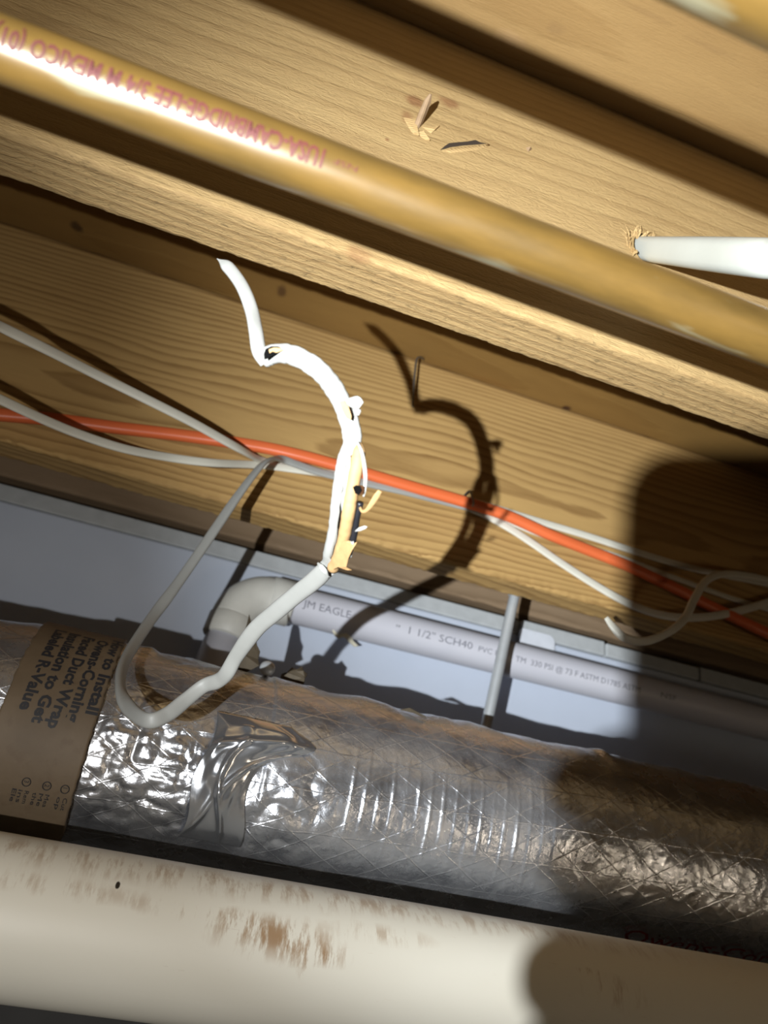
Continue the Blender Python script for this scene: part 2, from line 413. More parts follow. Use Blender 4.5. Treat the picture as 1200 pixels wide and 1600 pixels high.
# drill hole through the near joist for the thick white cable
hole_c = onY(1010, 389, Y1)
cab_e = at(1200, 404, 0.555)
cab_d = (cab_e - hole_c) / np.linalg.norm(cab_e - hole_c)
hb = bpy.data.meshes.new('cut'); bm = bmesh.new()
bmesh.ops.create_cone(bm, cap_ends=True, segments=20, radius1=0.0116, radius2=0.0116, depth=0.20, matrix=Matrix.Translation(vec(hole_c)) @ vec(cab_d).to_track_quat('Z', 'Y').to_matrix().to_4x4())
bm.to_mesh(hb); bm.free(); hbo = bpy.data.objects.new('cut', hb); COL.objects.link(hbo)
md = j1.modifiers.new('hole', 'BOOLEAN'); md.object = hbo; md.operation = 'DIFFERENCE'; md.solver = 'EXACT'
dg = bpy.context.evaluated_depsgraph_get(); dg.update()
me = bpy.data.meshes.new_from_object(j1.evaluated_get(dg)); j1.modifiers.clear(); j1.data = me
bpy.data.objects.remove(hbo)

# white foam boards on the wall and the grey blocks along their top
GB = ZC + YW * math.tan(math.radians(29.5 - 6.45))
foam_seams = [XA - 0.3, 0.60 + 0.62, XB + 0.3]
fb0 = soft_slab('foam_board', XA - 0.3, XB + 0.3, YW, YW + 0.05, ZC - 0.05, GB, m_foam, None, 0.003)
tag(fb0, 'long white rigid foam board fixed to the wall behind the white plastic pipe', 'insulation')
def wx(px, py): return float(onY(px, py, YW)[0])
bx = [XA - 0.3, wx(812, 985), wx(944, 1015), wx(1090, 1040), wx(1240, 1070), XB + 0.3]
lab = ['long grey foam strip along the wall top, left of the steel rod',
       'short grey foam block on the wall top, behind the small white plate',
       'pale grey foam block on the wall top, just right of the narrow seam',
       'shaded grey foam block on the wall top, above the shaded part of the white pipe',
       'far right grey foam strip on the wall top, wholly in shadow']
for i in range(5):
    o = soft_slab('foam_block', bx[i] + 0.0012, bx[i + 1] - 0.0012, YW - (0.004 if i else 0.0), YW + 0.045, GB + 0.0008, WTOP + (0.0, 0.0, -0.002, 0.0, -0.001)[i], m_edge, None, 0.002)
    tag(o, lab[i], 'insulation', 'grey foam pieces along the wall top')
# small white plate with one rounded corner
pa = onY(818, 981, YW - 0.010); pb = onY(868, 996, YW - 0.010); pc = onY(868, 1020, YW - 0.010)
x0, x1 = float(pa[0]) - 0.004, float(pb[0]); zt, zb = float(pb[2]) + 0.002, float(pc[2]) - 0.006
poly = [(x0, zb), (x1, zb), (x1, zt - 0.010)] + [(x1 - 0.010 + 0.010 * math.cos(a), zt - 0.010 + 0.010 * math.sin(a)) for a in np.linspace(0.2, math.pi / 2, 6)] + [(x0 + 0.003, zt), (x0, zt - 0.003)]
V, F = prism([(a, YW - 0.0085, b) for a, b in poly], np.array([0, 0.0042, 0]))
tag(orient(mesh_obj('plastic_plate', V, F, m_plate, smooth=False)), 'small white plastic plate with rounded corner above the white pipe, right of the rod', 'plate')

# ------------------------------------------------------------------ flat print wrapped on a pipe
def text_mesh(txt, size, bold=0.0):
    cu = bpy.data.curves.new('t', 'FONT'); cu.body = txt; cu.size = size; cu.resolution_u = 2; cu.offset = size * bold
    to = bpy.data.objects.new('t', cu); COL.objects.link(to)
    d = bpy.context.evaluated_depsgraph_get(); d.update()
    me = bpy.data.meshes.new_from_object(to.evaluated_get(d))
    bpy.data.objects.remove(to); bpy.data.curves.remove(cu)
    return me
def wrap_text(name, txt, size, fn, mat, parent, fit=None, step=0.0012, bold=0.0):
    """fn(u,v) -> world point; u along the reading direction, v up the letters; fit = wanted length."""
    me = text_mesh(txt, size, bold); bm = bmesh.new(); bm.from_mesh(me); bpy.data.meshes.remove(me)
    us = [v.co.x for v in bm.verts]; vs_ = [v.co.y for v in bm.verts]
    u0, u1 = min(us), max(us); k = 1.0 if fit is None else fit / (u1 - u0)
    z = min(vs_)
    while z < max(vs_):
        bmesh.ops.bisect_plane(bm, geom=list(bm.verts) + list(bm.edges) + list(bm.faces), plane_co=(0, z, 0), plane_no=(0, 1, 0)); z += step
    P = [fn((v.co.x - u0) * k, v.co.y) for v in bm.verts]
    bm.verts.index_update(); F = [tuple(v.index for v in f.verts) for f in bm.faces]; bm.free()
    return mesh_obj(name, P, F, mat, parent, smooth=False)
def pipe_point(c, R, up_ang, x, arc, off=0.00025):
    """up_ang: direction (radians, in the YZ plane) from axis; arc length measured from it counter-clockwise seen along +X."""
    a = up_ang + arc / R
    return np.array([x, c[0] + (R + off) * math.cos(a), c[1] + (R + off) * math.sin(a)])

# ------------------------------------------------------------------ copper pipes
def bent_pipe(name, c, R, mat, parent=None, x0=XA, x1=XB):
    xs = np.linspace(x0, x1, 120); pr = [(x0, R * 0.86), (x0, R)] + [(x, R) for x in xs] + [(x1, R), (x1, R * 0.86)]
    V, F = lathe_x(c, pr, 64); return orient(mesh_obj(name, V, F, mat, parent, np.array([0, c[0], c[1]]) if parent is None else None))
c1 = (0.19767545, ZC + 0.24563026); RC = 0.0111
p1 = bent_pipe('copper_pipe', c1, RC, m_cu)
tag(p1, 'aged copper water pipe with red stamped lettering, crossing in front of the joist', 'pipe')
ap = math.radians(29.5 + 21.67)
B0 = ap + math.pi                       # direction from the axis towards the camera
def p1text(xs):
    # upside down: reads towards -X, letter tops towards the lower edge of the pipe
    def fn(u, v): return pipe_point(c1, RC, B0, xs - u, 0.0 - (0.0078 - v) + 0.0008)
    return fn
wrap_text('printed_lettering', '1USA-CAMBRIDGE-LEE 3/4 M MEXICO (01) ASTM B88', 0.0092, p1text(0.0040), m_cuink, p1, fit=0.142, bold=0.03)
def p1dot(u, v): return pipe_point(c1, RC, B0, 0.0165 - u, -0.0055 + v)
wrap_text('printed_lettering', 'NSF', 0.0030, p1dot, m_cuink, p1, fit=0.009)
c2 = (0.0777 + 0.0, ZC + 0.2165)
r2 = 0.232; a2 = math.radians(29.5 + 37.98) + math.asin(RC / r2)
c2 = (r2 * math.cos(a2), ZC + r2 * math.sin(a2))
p2 = bent_pipe('copper_pipe', c2, RC, m_cu)
tag(p2, 'second copper pipe cutting the top right corner, without visible lettering', 'pipe')

# ------------------------------------------------------------------ large cream drain pipe
cc = (0.57091734, ZC - 0.01875973); RD = 0.04445
def m_cream_make():
    t = NT('cream_pvc'); v = t.obj()
    c = t.mix(t.noise(t.mapping(v, (4, 10, 10)), 3.0, 4.0), (0.70, 0.665, 0.565), (0.76, 0.73, 0.64))
    BRN = (0.33, 0.20, 0.10)
    scr = t.ramp(t.noise(t.mapping(v, (60, 14, 14), rot=(0, 0, 0.2)), 2.0, 5.0, 0.7), [(0.47, 0.0), (0.60, 1.0)])
    def st(px, py, rx, ra, amt):
        nonlocal c
        p = on_cyl(px, py, cc, RD); q = rel(p, (0, cc[0], cc[1]))
        c = t.mix(t.math('MULTIPLY', t.math('MULTIPLY', t.spot_mask(v, q, (rx, ra, ra), 0.75, 0.5, 70), scr), amt), c, BRN)
    st(400, 1450, 0.035, 0.012, 0.75); st(465, 1475, 0.030, 0.012, 0.85); st(505, 1492, 0.020, 0.008, 0.9); st(320, 1430, 0.05, 0.007, 0.6)
    st(90, 1385, 0.07, 0.008, 0.5); st(600, 1460, 0.04, 0.008, 0.5); st(960, 1550, 0.03, 0.012, 0.5); st(478, 1510, 0.006, 0.010, 0.8)
    st(150, 1345, 0.25, 0.016, 0.55); st(700, 1432, 0.25, 0.014, 0.5); st(430, 1462, 0.05, 0.016, 0.7); st(920, 1517, 0.012, 0.003, 0.9)  # the two long top streaks are dirt plus painted shading along the pipe's top
    fine = t.ramp(t.noise(t.mapping(v, (8, 60, 60)), 6.0, 5.0, 0.7), [(0.66, 0.0), (0.74, 1.0)])
    c = t.mix(t.math('MULTIPLY', fine, 0.30), c, (0.42, 0.33, 0.23))
    p = rel(on_cyl(184, 1383, cc, RD), (0, cc[0], cc[1]))
    c = t.mix(t.spot_mask(v, p, (0.0016, 0.0028, 0.0028), 0.3, 0.4, 400), c, (0.02, 0.015, 0.01))
    return t.out(c, 0.5, 0.0, t.bump(t.noise(t.mapping(v, (10, 90, 90)), 3.0, 3.0), 0.05, 0.0006))
def on_cyl(x, y, c, R):
    r = ray((x, y)); b = r[1] * c[0] + r[2] * (c[1] - ZC); a = r[1] ** 2 + r[2] ** 2; q = c[0] ** 2 + (c[1] - ZC) ** 2 - R * R
    return CAM + r * ((b - math.sqrt(max(0.0, b * b - a * q))) / a)
pc_ = bent_pipe('drain_pipe', cc, RD, m_cream_make())
tag(pc_, 'thick cream plastic drain pipe with brown scuffs along the bottom of the view', 'pipe')

# ------------------------------------------------------------------ white pvc pipe with elbow
cv = (0.91936067, ZC + 0.35336983); RV = 0.02415
pvc = empty('pvc_pipe', (0.10, cv[0], cv[1]))
tag(pvc, 'narrow white plastic pipe with grey print and elbow, on the white foam wall', 'pipe')
XE = 0.128
V, F = lathe_x(cv, [(XE - 0.02, RV * 0.85), (XE - 0.02, RV)] + [(x, RV) for x in np.linspace(XE - 0.019, XB, 30)] + [(XB, RV * 0.85)], 48)
orient(mesh_obj('pipe', V, F, m_pvc, pvc))
# elbow: a sweep from +X down to -Z (tilted a little to the left), with hubs
RH = RV + 0.0052; RB_ = 0.042
arc = []
for a in np.linspace(0, math.radians(86), 16): arc.append((XE - 0.026 - RB_ * math.sin(a), cv[0], cv[1] - RB_ * (1 - math.cos(a))))
arc = np.array([(XE - 0.018, cv[0], cv[1])] + arc)
sec = np.stack([np.cos(np.linspace(0, 2 * math.pi, 32, endpoint=False)), np.sin(np.linspace(0, 2 * math.pi, 32, endpoint=False))], 1)
V, F = sweep(arc, sec * (RV + 0.0035), np.array([0, -1.0, 0])); elb = orient(mesh_obj('elbow', V, F, m_pvcf, pvc))
V, F = lathe_x(cv, [(XE - 0.030, RH - 0.003), (XE - 0.028, RH), (XE - 0.002, RH), (XE, RH - 0.002), (XE, RV + 0.0005)], 48); orient(mesh_obj('hub', V, F, m_pvcf, elb))
te = arc[-1]; td = arc[-1] - arc[-2]; td /= np.linalg.norm(td)
hp = np.array([te - td * 0.003, te - td * 0.001, te + td * 0.023, te + td * 0.025])
V, F = sweep(hp, sec * RH, np.array([0, -1.0, 0]), np.array([0.93, 1, 1, 0.95])); orient(mesh_obj('hub', V, F, m_pvcf, elb))
dp = np.array([te + td * 0.02, te + td * 0.10, te + td * 0.30]); V, F = sweep(dp, sec * RV, np.array([0, -1.0, 0])); orient(mesh_obj('pipe', V, F, m_pvc, pvc))
# smear of cement under the joint
gp = [on_cyl(520 + 40 * t, 985 + 22 * t + 4 * math.sin(9 * t), cv, RV + 0.001) for t in np.linspace(0, 1, 9)]
V, F = sweep(np.array(gp), stadium(0.007, 0.004, 10), np.array([0, -1.0, -0.3]), np.array([0.3, .8, 1.1, .8, 1.0, 1.2, .8, .7, .2])); orient(mesh_obj('cement_smear', V, F, m_glue, pvc))
av = math.radians(29.5 - 8.475) + math.pi
def pvtext(xs, arc0=0.0):
    # reads towards +X, letter tops upward in the view (clockwise here)
    def fn(u, v): return pipe_point(cv, RV, av, xs + u, -(v + arc0))
    return fn
for txt, xa, xb, sz, a0 in (('JM EAGLE', 0.1385, 0.2010, 0.0135, 0.0005), ('"', 0.262, 0.267, 0.012, -0.001), ('1 1/2" SCH40', 0.2800, 0.3690, 0.0135, 0.0),
                           ('PVC P', 0.3780, 0.407, 0.0100, 0.000), ('TM  330 PSI @ 73 F ASTM D1785 ASTM', 0.432, 0.622, 0.0108, -0.001), ('NSF', 0.655, 0.68, 0.010, 0.0)):
    wrap_text('printed_lettering', txt, sz, pvtext(xa, a0), m_ink, pvc, fit=xb - xa, step=0.003)

# ------------------------------------------------------------------ steel rod
rx, ry = 0.3945, 0.833; rr = 0.0066
rod = empty('steel_rod', (rx, ry, ZC + 0.0))
tag(rod, 'grey galvanised steel rod hanging from behind the amber joist in front of the white pipe', 'rod')
tilt = (0.3945 - 0.3715) / 0.155
rpts = np.array([(rx + (z - 0.405) * (tilt if z < 0.45 else 0.11), ry, ZC + z) for z in np.linspace(0.00, 0.56, 12)])
V, F = sweep(rpts, sec * rr, np.array([0, -1.0, 0])); orient(mesh_obj('shaft', V, F, m_steel, rod))
V, F = sweep(np.array([rpts[8] + (0, 0.0, 0), rpts[8] + (0, 0, 0.014)]), np.array([(math.cos(a) * 0.010, math.sin(a) * 0.010) for a in np.linspace(0, 2 * math.pi, 6, endpoint=False)]), np.array([0, -1.0, 0]))
orient(mesh_obj('nut', V, F, m_steel, rod, smooth=False))

# ------------------------------------------------------------------ insulated duct
dc = (0.70, ZC + 0.1052); DR = 0.085
def m_foil_make(name='foil_scrim_wrap', tape=False):
    t = NT(name); uv = t.uv()            # uv in metres: x along, y round
    sep = t.n('ShaderNodeSeparateXYZ'); t.l(uv, sep.inputs[0]); U, W, _ = sep.outputs
    wob = t.math('MULTIPLY', t.math('SUBTRACT', t.noise(uv, 30.0, 2.0), 0.5), 0.004)
    def lines(a, b, pitch, w):
        q = t.math('ADD', t.math('ADD', t.math('MULTIPLY', U, a), t.math('MULTIPLY', W, b)), wob)
        fr = t.math('ABSOLUTE', t.math('SUBTRACT', t.math('FRACT', t.math('DIVIDE', q, pitch)), 0.5))
        return t.ramp(fr, [(0.0, 1.0), (w, 0.0)])
    cr = t.noise(uv, 160.0, 5.0, 0.65, 0.6)
    vor = t.n('ShaderNodeTexVoronoi', feature='DISTANCE_TO_EDGE'); t.l(t.mapping(uv, (1, 1, 1)), vor.inputs['Vector']); vor.inputs['Scale'].default_value = 85
    vh = t.ramp(vor.outputs['Distance'], [(0.0, 0.0), (0.25, 1.0)])
    dust = t.ramp(t.noise(uv, 24.0, 5.0, 0.65), [(0.35, 0.0), (0.75, 1.0)])
    col = t.mix(dust, (0.74, 0.77, 0.84), (0.56, 0.55, 0.55))
    if tape:
        return t.out((0.66, 0.68, 0.72), 0.20, 0.9, t.bump(t.noise(uv, 60.0, 3.0), 0.15, 0.002))
    dia = t.math('MAXIMUM', t.math('MAXIMUM', lines(0.50, 0.87, 0.022, 0.03), lines(-0.50, 0.87, 0.022, 0.03)), lines(0.04, 1.0, 0.030, 0.02))
    patchy = t.ramp(t.noise(uv, 14.0, 2.0), [(0.40, 0.15), (0.62, 1.0)])
    n1 = t.bump(cr, 0.30, 0.0020)
    n2 = t.bump(t.math('MULTIPLY', vh, patchy), 0.10, 0.0008, n1)
    n3 = t.bump(t.math('MULTIPLY', dia, t.math('MULTIPLY_ADD', patchy, 0.6, 0.4)), 0.28, 0.0008, n2)
    col = t.mix(t.math('MULTIPLY', dia, 0.15), col, (0.90, 0.90, 0.92))
    rough = t.math('MULTIPLY_ADD', dust, 0.12, 0.22)
    return t.out(col, rough, t.math('MULTIPLY_ADD', dust, -0.14, 0.95), n3)
m_foil = m_foil_make(); m_tape = m_foil_make('shiny_foil_tape', True)

def th_of(a):            # a: angle in the YZ plane
    return a
def duct_r(x, a):
    """radius of the wrap at (x, angle); x, a arrays. Angle pi faces -Y, larger angles go down the near side."""
    x = np.asarray(x, float); a = np.asarray(a, float); s = a * DR
    d = fbm(x * 9, s * 9, 0.3, 3) * 0.0022 + fbm(x * 45, s * 45, 2.0, 3) * 0.00045
    near = np.cos(np.clip(a - math.radians(186), -1.5, 1.5))          # the side that is seen
    # vertical creases, close together, right of the tape
    wr = sstep(0.125, 0.17, x) * sstep(0.36, 0.33, x)
    ph = (x + 0.0016 * vnoise(x * 30, s * 22, 1.0)) / 0.0112
    ridge = np.exp(-(((ph - np.floor(ph)) - 0.5) / 0.10) ** 2)
    amp = 0.5 + 0.5 * vnoise(np.floor(ph) * 3.3 + 0.5, s * 45, 4.0)
    band = np.exp(-((a - math.radians(190)) / 0.36) ** 2)
    d = d + wr * ridge * np.clip(amp, 0, 1) * band * 0.0016
    # loose creases on the shaded right end
    wr2 = sstep(0.34, 0.37, x) * np.exp(-((a - math.radians(186)) / 0.7) ** 2)
    d = d + wr2 * ((1 - np.abs(vnoise(x * 70 + s * 38, s * 55 - x * 31, 7.0))) ** 4 * 0.0006 + (1 - np.abs(vnoise(x * 95 - s * 60, s * 80 + x * 45, 2.0))) ** 4 * 0.0004)
    # crumpled quilted zone left of the tape
    q = sstep(-0.042, -0.03, x) * sstep(0.055, 0.04, x) * np.exp(-((a - math.radians(190)) / 0.62) ** 2)
    d = d + q * (np.abs(vnoise(x * 75, s * 75, 5.0)) * 0.0028 + np.abs(vnoise(x * 150, s * 150, 8.0)) * 0.0014)
    # folds near the tape
    f = np.exp(-((x - 0.115) / 0.035) ** 2) * np.exp(-((a - math.radians(195)) / 0.5) ** 2)
    d = d + f * (np.abs(vnoise(x * 50 + s * 22, s * 50 - x * 20, 9.0)) * 0.0032 + np.abs(vnoise(x * 120, s * 120, 3.0)) * 0.001)
    # overlapped sheet edge at x = 0.092, ragged upper rim
    d = d + 0.0014 * sstep(0.0905, 0.0920, x)
    rim = np.exp(-((a - math.radians(108)) / 0.22) ** 2)
    d = d + rim * (fbm(x * 28, s * 14, 6.0, 3) * 0.0026 + np.maximum(0, vnoise(x * 55, s * 30, 1.5) - 0.35) * 0.006)
    return DR + d
def duct_pt(x, a, off=0.0):
    r = duct_r(np.atleast_1d(x), np.atleast_1d(a)) + off
    return np.stack([np.atleast_1d(x) + 0 * r, dc[0] + r * np.cos(a), dc[1] + r * np.sin(a)], 1)
duct = empty('insulated_duct', (0, dc[0], dc[1]))
tag(duct, 'round duct wrapped in crinkled silver foil insulation with a brown printed label', 'duct')
xs = np.concatenate([np.linspace(-0.9, -0.20, 40, endpoint=False), np.linspace(-0.20, 0.72, 700, endpoint=False), np.linspace(0.72, 1.7, 60)])
an = np.concatenate([np.radians(np.linspace(70, 260, 210, endpoint=False)), np.radians(np.linspace(260, 430, 40, endpoint=False))])
XX, AA = np.meshgrid(xs, an, indexing='ij'); r = duct_r(XX.ravel(), AA.ravel())
V = np.stack([XX.ravel(), dc[0] + r * np.cos(AA.ravel()), dc[1] + r * np.sin(AA.ravel())], 1)
F = grid_faces(len(xs), len(an), True); k = len(an); F.append(tuple(range(k))); F.append(tuple(range((len(xs) - 1) * k, len(xs) * k))[::-1])
orient(mesh_obj('foil_wrap', V, F, m_foil, duct, uv=np.stack([XX.ravel(), AA.ravel() * DR], 1)))
# kraft label: a band round the duct
def lab_r(x, a): return DR + 0.0052 + 0.0006 * fbm(np.asarray(x) * 20, np.asarray(a) * DR * 20, 12.0, 2)
def lab_pt(x, a, off=0.0):
    r = lab_r(x, a) + off
    return np.stack([np.asarray(x) + 0 * r, dc[0] + r * np.cos(a), dc[1] + r * np.sin(a)], -1)
def m_label_make():
    t = NT('kraft_label'); v = t.obj()
    c = t.mix(t.ramp(t.noise(v, 26.0, 5.0, 0.6), [(0.3, 0.0), (0.7, 1.0)]), (0.125, 0.088, 0.052), (0.165, 0.118, 0.071))
    c = t.mix(t.math('MULTIPLY', t.ramp(t.noise(v, 110.0, 3.0), [(0.58, 0.0), (0.68, 1.0)]), 0.35), c, (0.11, 0.07, 0.04))
    return t.out(c, 0.62, 0.0, t.bump(t.noise(v, 160.0, 3.0), 0.25, 0.0008))
lx = np.linspace(-0.1035, -0.0385, 40); la = np.radians(np.linspace(95, 240, 110))
LX, LA = np.meshgrid(lx, la, indexing='ij')
LXj = LX + 0.0007 * vnoise(LA * 30, LX * 0 + 2.0) * (np.abs(LX + 0.071) > 0.031)
top = lab_pt(LXj, LA); bot = lab_pt(LXj, LA, -0.0062)
nv = top.shape[0] * top.shape[1]; nu_, nv_ = top.shape[:2]
Fg = grid_faces(nu_, nv_); Fb = [tuple(i + nv for i in q[::-1]) for q in Fg]
edge = [i * nv_ for i in range(nu_)] + [(nu_ - 1) * nv_ + j for j in range(1, nv_)] + [i * nv_ + nv_ - 1 for i in range(nu_ - 2, -1, -1)] + [j for j in range(nv_ - 2, 0, -1)]
Fe = [(edge[(i + 1) % len(edge)], edge[i], edge[i] + nv, edge[(i + 1) % len(edge)] + nv) for i in range(len(edge))]
labo = orient(mesh_obj('paper_label', np.vstack([top.reshape(-1, 3), bot.reshape(-1, 3)]), Fg + Fb + Fe, m_label_make(), duct))
labo['label'] = 'brown kraft paper label with black print'
m_lab_ink = plain('black_print', (0.022, 0.022, 0.026), 0.6)
def labtext(xb, a0, slope=0.0):
    def fn(u, v):
        a = a0 + u / (DR + 0.006); return lab_pt(xb + v + slope * u, a, 0.0005)
    return fn
for txt, xb, a0, a1, sz in (('How to Install', -0.0470, 121, 175, 0.0118), ('Owens-Corning', -0.0580, 126, 180, 0.0118), ('Faced Duct Wrap', -0.0692, 126, 184.5, 0.0118),
                            ('Insulation to Get', -0.0806, 125, 183.5, 0.0118), ('Labeled R-Value', -0.0916, 124.5, 179, 0.0118)):
    wrap_text('printed_lettering', txt, sz, labtext(xb, math.radians(a0)), m_lab_ink, labo, fit=math.radians(a1 - a0) * (DR + 0.006), step=0.004, bold=0.035)
for n, (xb, cols) in enumerate(((-0.0450, ('Cut', 'op')), (-0.0575, ('Mea', 'Me', 'the')), (-0.0715, ('Rem', 'ins', 'Ele')))):
    ca = math.radians(209); ring = []
    for a in np.linspace(0, 2 * math.pi, 25):
        ring.append(lab_pt(xb + 0.0028 * math.cos(a), ca + 0.0028 * math.sin(a) / DR, 0.0007))
    V, F = sweep(np.array(ring), np.array([(math.cos(q) * 0.0003, math.sin(q) * 0.0003) for q in np.linspace(0, 2 * math.pi, 6, endpoint=False)]), np.array([1.0, 0, 0.01]))
    mesh_obj('printed_ring', V, F, m_lab_ink, labo)
    wrap_text('printed_lettering', str(n + 1), 0.0045, labtext(xb - 0.0015, ca - 0.012), m_lab_ink, labo, step=0.004)
    for q, w in enumerate(cols):
        wrap_text('printed_lettering', w, 0.0042, labtext(xb - 0.0015 - 0.0042 * (q - 0.5), math.radians(213)), m_lab_ink, labo, fit=0.010, step=0.004)
# red print low on the right
def redtext(u, v):
    a = math.radians(240) - (v) / DR; p = duct_pt(0.43 + u, a, 0.0025)[0]; return p
wrap_text('printed_lettering', 'Owens-Corning', 0.022, redtext, plain('red_print', (0.22, 0.01, 0.01), 0.5), duct, fit=0.20, step=0.004)['label'] = 'dark red script along the lower edge'
# shiny tape patch: facets of a stiff folded film
def tape_sheet():
    nu, nv = 70, 80
    us = np.linspace(0, 1, nu); ws = np.linspace(0, 1, nv); U, W = np.meshgrid(us, ws, indexing='ij')
    A = np.radians(160) + W * math.radians(62)
    x0 = 0.040 + 0.003 * np.sin(W * 9) + 0.006 * (1 - W); x1 = 0.094 + 0.030 * np.exp(-((W - 0.15) / 0.12) ** 2) + 0.006 * np.sin(W * 7 + 1) - 0.012 * W
    x = x0 + (x1 - x0) * U
    # piecewise-flat folds
    pts = np.array([(0.08, 0.02), (0.05, 0.5), (0.2, 0.95), (0.35, 0.35), (0.55, 0.12), (0.62, 0.55), (0.85, 0.75), (0.95, 0.2), (0.75, 0.98), (0.3, 0.7), (0.12, 0.25)])
    hts = np.array([.004, .0005, .001, .0065, .008, .0050, .001, .002, .001, .0012, .0055])
    d2 = (U[..., None] - pts[:, 0]) ** 2 + (W[..., None] - pts[:, 1]) ** 2
    wgt = 1 / (d2 + 0.002) ** 2; hgt = (wgt * hts).sum(-1) / wgt.sum(-1)
    hgt += 0.0030 * np.exp(-(((W - 0.17 - 0.12 * (1 - U) ** 2) / 0.035) ** 2)) + 0.0022 * np.exp(-((U - 0.45 - 0.35 * (W - 0.5)) / 0.05) ** 2) * (W > 0.1) + 0.0018 * np.exp(-((U * 0.7 + W - 0.95) / 0.04) ** 2)
    hgt *= np.minimum(1, 8 * np.minimum(np.minimum(U, 1 - U) + 0.02, np.minimum(W, 1 - W) + 0.02))
    r = DR + 0.0046 + hgt
    return np.stack([x, dc[0] + r * np.cos(A), dc[1] + r * np.sin(A)], -1), np.stack([x, A * DR], -1)
rows, uvr = tape_sheet()
V, F = sheet(rows, 0.0010, np.array([0.0, 1.0, 0.15]))
tp = mesh_obj('foil_tape', V, F, m_tape, duct, uv=np.vstack([uvr.reshape(-1, 2)] * 2)); orient(tp); tp['label'] = 'smooth folded shiny tape patch'
# torn flaps and strap end along the top, with a screw head
def flap(pts, thick=0.0009, name='torn_flap', mat=None):
    p = np.array([at(x, y, d) for x, y, d in pts]); c = p.mean(0)
    V, F = prism(p, np.array([0.0005, thick, 0.0003])); return orient(mesh_obj(name, V, F, mat or m_foil, duct, smooth=False, uv=np.stack([V[:, 0], V[:, 2]], 1)))
D0 = 0.735
flap([(370, 1058, D0), (377, 1020, D0 - .004), (381, 990, D0 - .008), (386, 974, D0 - .006), (389, 960, D0 - .004), (393, 978, D0 - .002), (398, 990, D0), (401, 1008, D0 + .002), (406, 1018, D0 + .004), (403, 1030, D0 + .003), (405, 1040, D0)], mat=m_flap)
flap([(436, 1064, D0 + .004), (440, 1053, D0 + .012), (449, 1050, D0 + .004), (456, 1043, D0 + .012), (464, 1046, D0 + .006), (472, 1041, D0 + .012), (474, 1048, D0 + .004), (480, 1053, D0 + .008), (476, 1060, D0 + .003), (474, 1072, D0)], mat=m_flap)
flap([(624, 1109, .712), (640, 1106, .706), (664, 1119, .706), (666, 1123, .709), (645, 1114, .711)], 0.0004, mat=m_flap)
sb = at(418, 1043, 0.70); sd = -ray((418, 1043)) * 0.8 + np.array([0, 0, 0.35]); sd /= np.linalg.norm(sd)
hd = [(0.0, 0.0068), (0.0015, 0.0068), (0.003, 0.0055), (0.0044, 0.0030), (0.0049, 0.0004)]
pth = np.array([sb + sd * (h - 0.002) for h, _ in hd] )
pth = np.vstack([sb - sd * 0.030, sb - sd * 0.0035, pth]); scl = np.array([0.3, 0.45, 1, 1, .8, .45, .06])
V, F = sweep(pth, sec * 0.0068, np.array([0.3, 0.1, 1.0]), scl); sc = orient(mesh_obj('screw', V, F, m_steel, duct)); sc['label'] = 'round shiny screw head'

# ------------------------------------------------------------------ cables stapled to the far joist
CW, CH = 0.0098, 0.0048
def flat_cable(name, pts, mat, label, w=CW, h=CH, normals=None, per=10, scale=None, cat='cable', group=None, n=20):
    P = catmull(pts, per)
    if normals is None: N = np.array([0, -1.0, 0])
    else:
        N = catmull(normals, per); N = N / np.linalg.norm(N, axis=1)[:, None]
    s = None if scale is None else catmull(np.array(scale, float)[:, None], per)[:, 0]
    V, F = sweep(P, stadium(w, h, n), N, s)
    o = orient(mesh_obj(name, V, F, mat, None, P[len(P) // 2]))
    return tag(o, label, cat, group), P
def J(x, y, off=0.003): return onY(x, y, Y2 - off)
A_pts = [at(-150, 440, .69), at(-60, 480, .71), at(0, 510, .735), at(75, 547, .745), at(150, 585, .765), at(225, 622, .785), at(300, 660, .81), at(370, 699, .845), J(415, 722, .006), J(470, 734, .004), J(560, 748, .004), J(660, 772, .004), J(735, 794, .004), J(800, 828, .005), J(880, 882, .005), J(940, 920, .006), J(985, 944, .010), J(1030, 960, .016), J(1075, 965, .020), J(1130, 960, .018), J(1200, 941, .012), J(1300, 905, .006), J(1450, 880, .004)]
flat_cable('white_cable', A_pts, m_jacket_old, 'flat white cable entering at upper left and dipping below the orange cable at right', w=0.0105)
B_pts = [at(-150, 555, .74), at(-50, 600, .755), at(0, 624, .765), at(60, 652, .775), at(120, 677, .785), at(190, 700, .80), at(260, 714, .825), at(330, 723, .84), J(410, 727, .012), J(480, 736, .010), J(560, 746, .0095), J(640, 761, .0095), J(700, 774, .0035), J(760, 790, .0035), J(840, 814, .0035), J(920, 838, .0035), J(990, 861, .0035), J(1070, 885, .0035), J(1140, 900, .0035), J(1210, 915, .0035), J(1350, 955, .0035)]
flat_cable('white_cable', B_pts, m_jacket_old, 'white cable entering at left below its twin, rising above the orange cable at right', w=0.0098, h=0.0042)
L_pts = [J(1440, 940, .004), J(1300, 925, .006), J(1240, 914, .012), J(1200, 906, .020), J(1165, 899, .030), J(1130, 897, .040), J(1104, 907, .050), J(1086, 934, .058), J(1070, 966, .066), J(1043, 989, .074), J(1008, 1002, .080), J(978, 997, .082), J(960, 982, .080), J(947, 965, .078)]
flat_cable('white_cable', L_pts, m_jacket_old, 'loose white cable end looping below the amber joist at the right edge', w=0.0095, normals=[(0, -1, 0)] * 5 + [(-.3, -1, 0)] * 4 + [(0, -.8, -.5)] * 5, scale=[1] * 12 + [.9, .55])
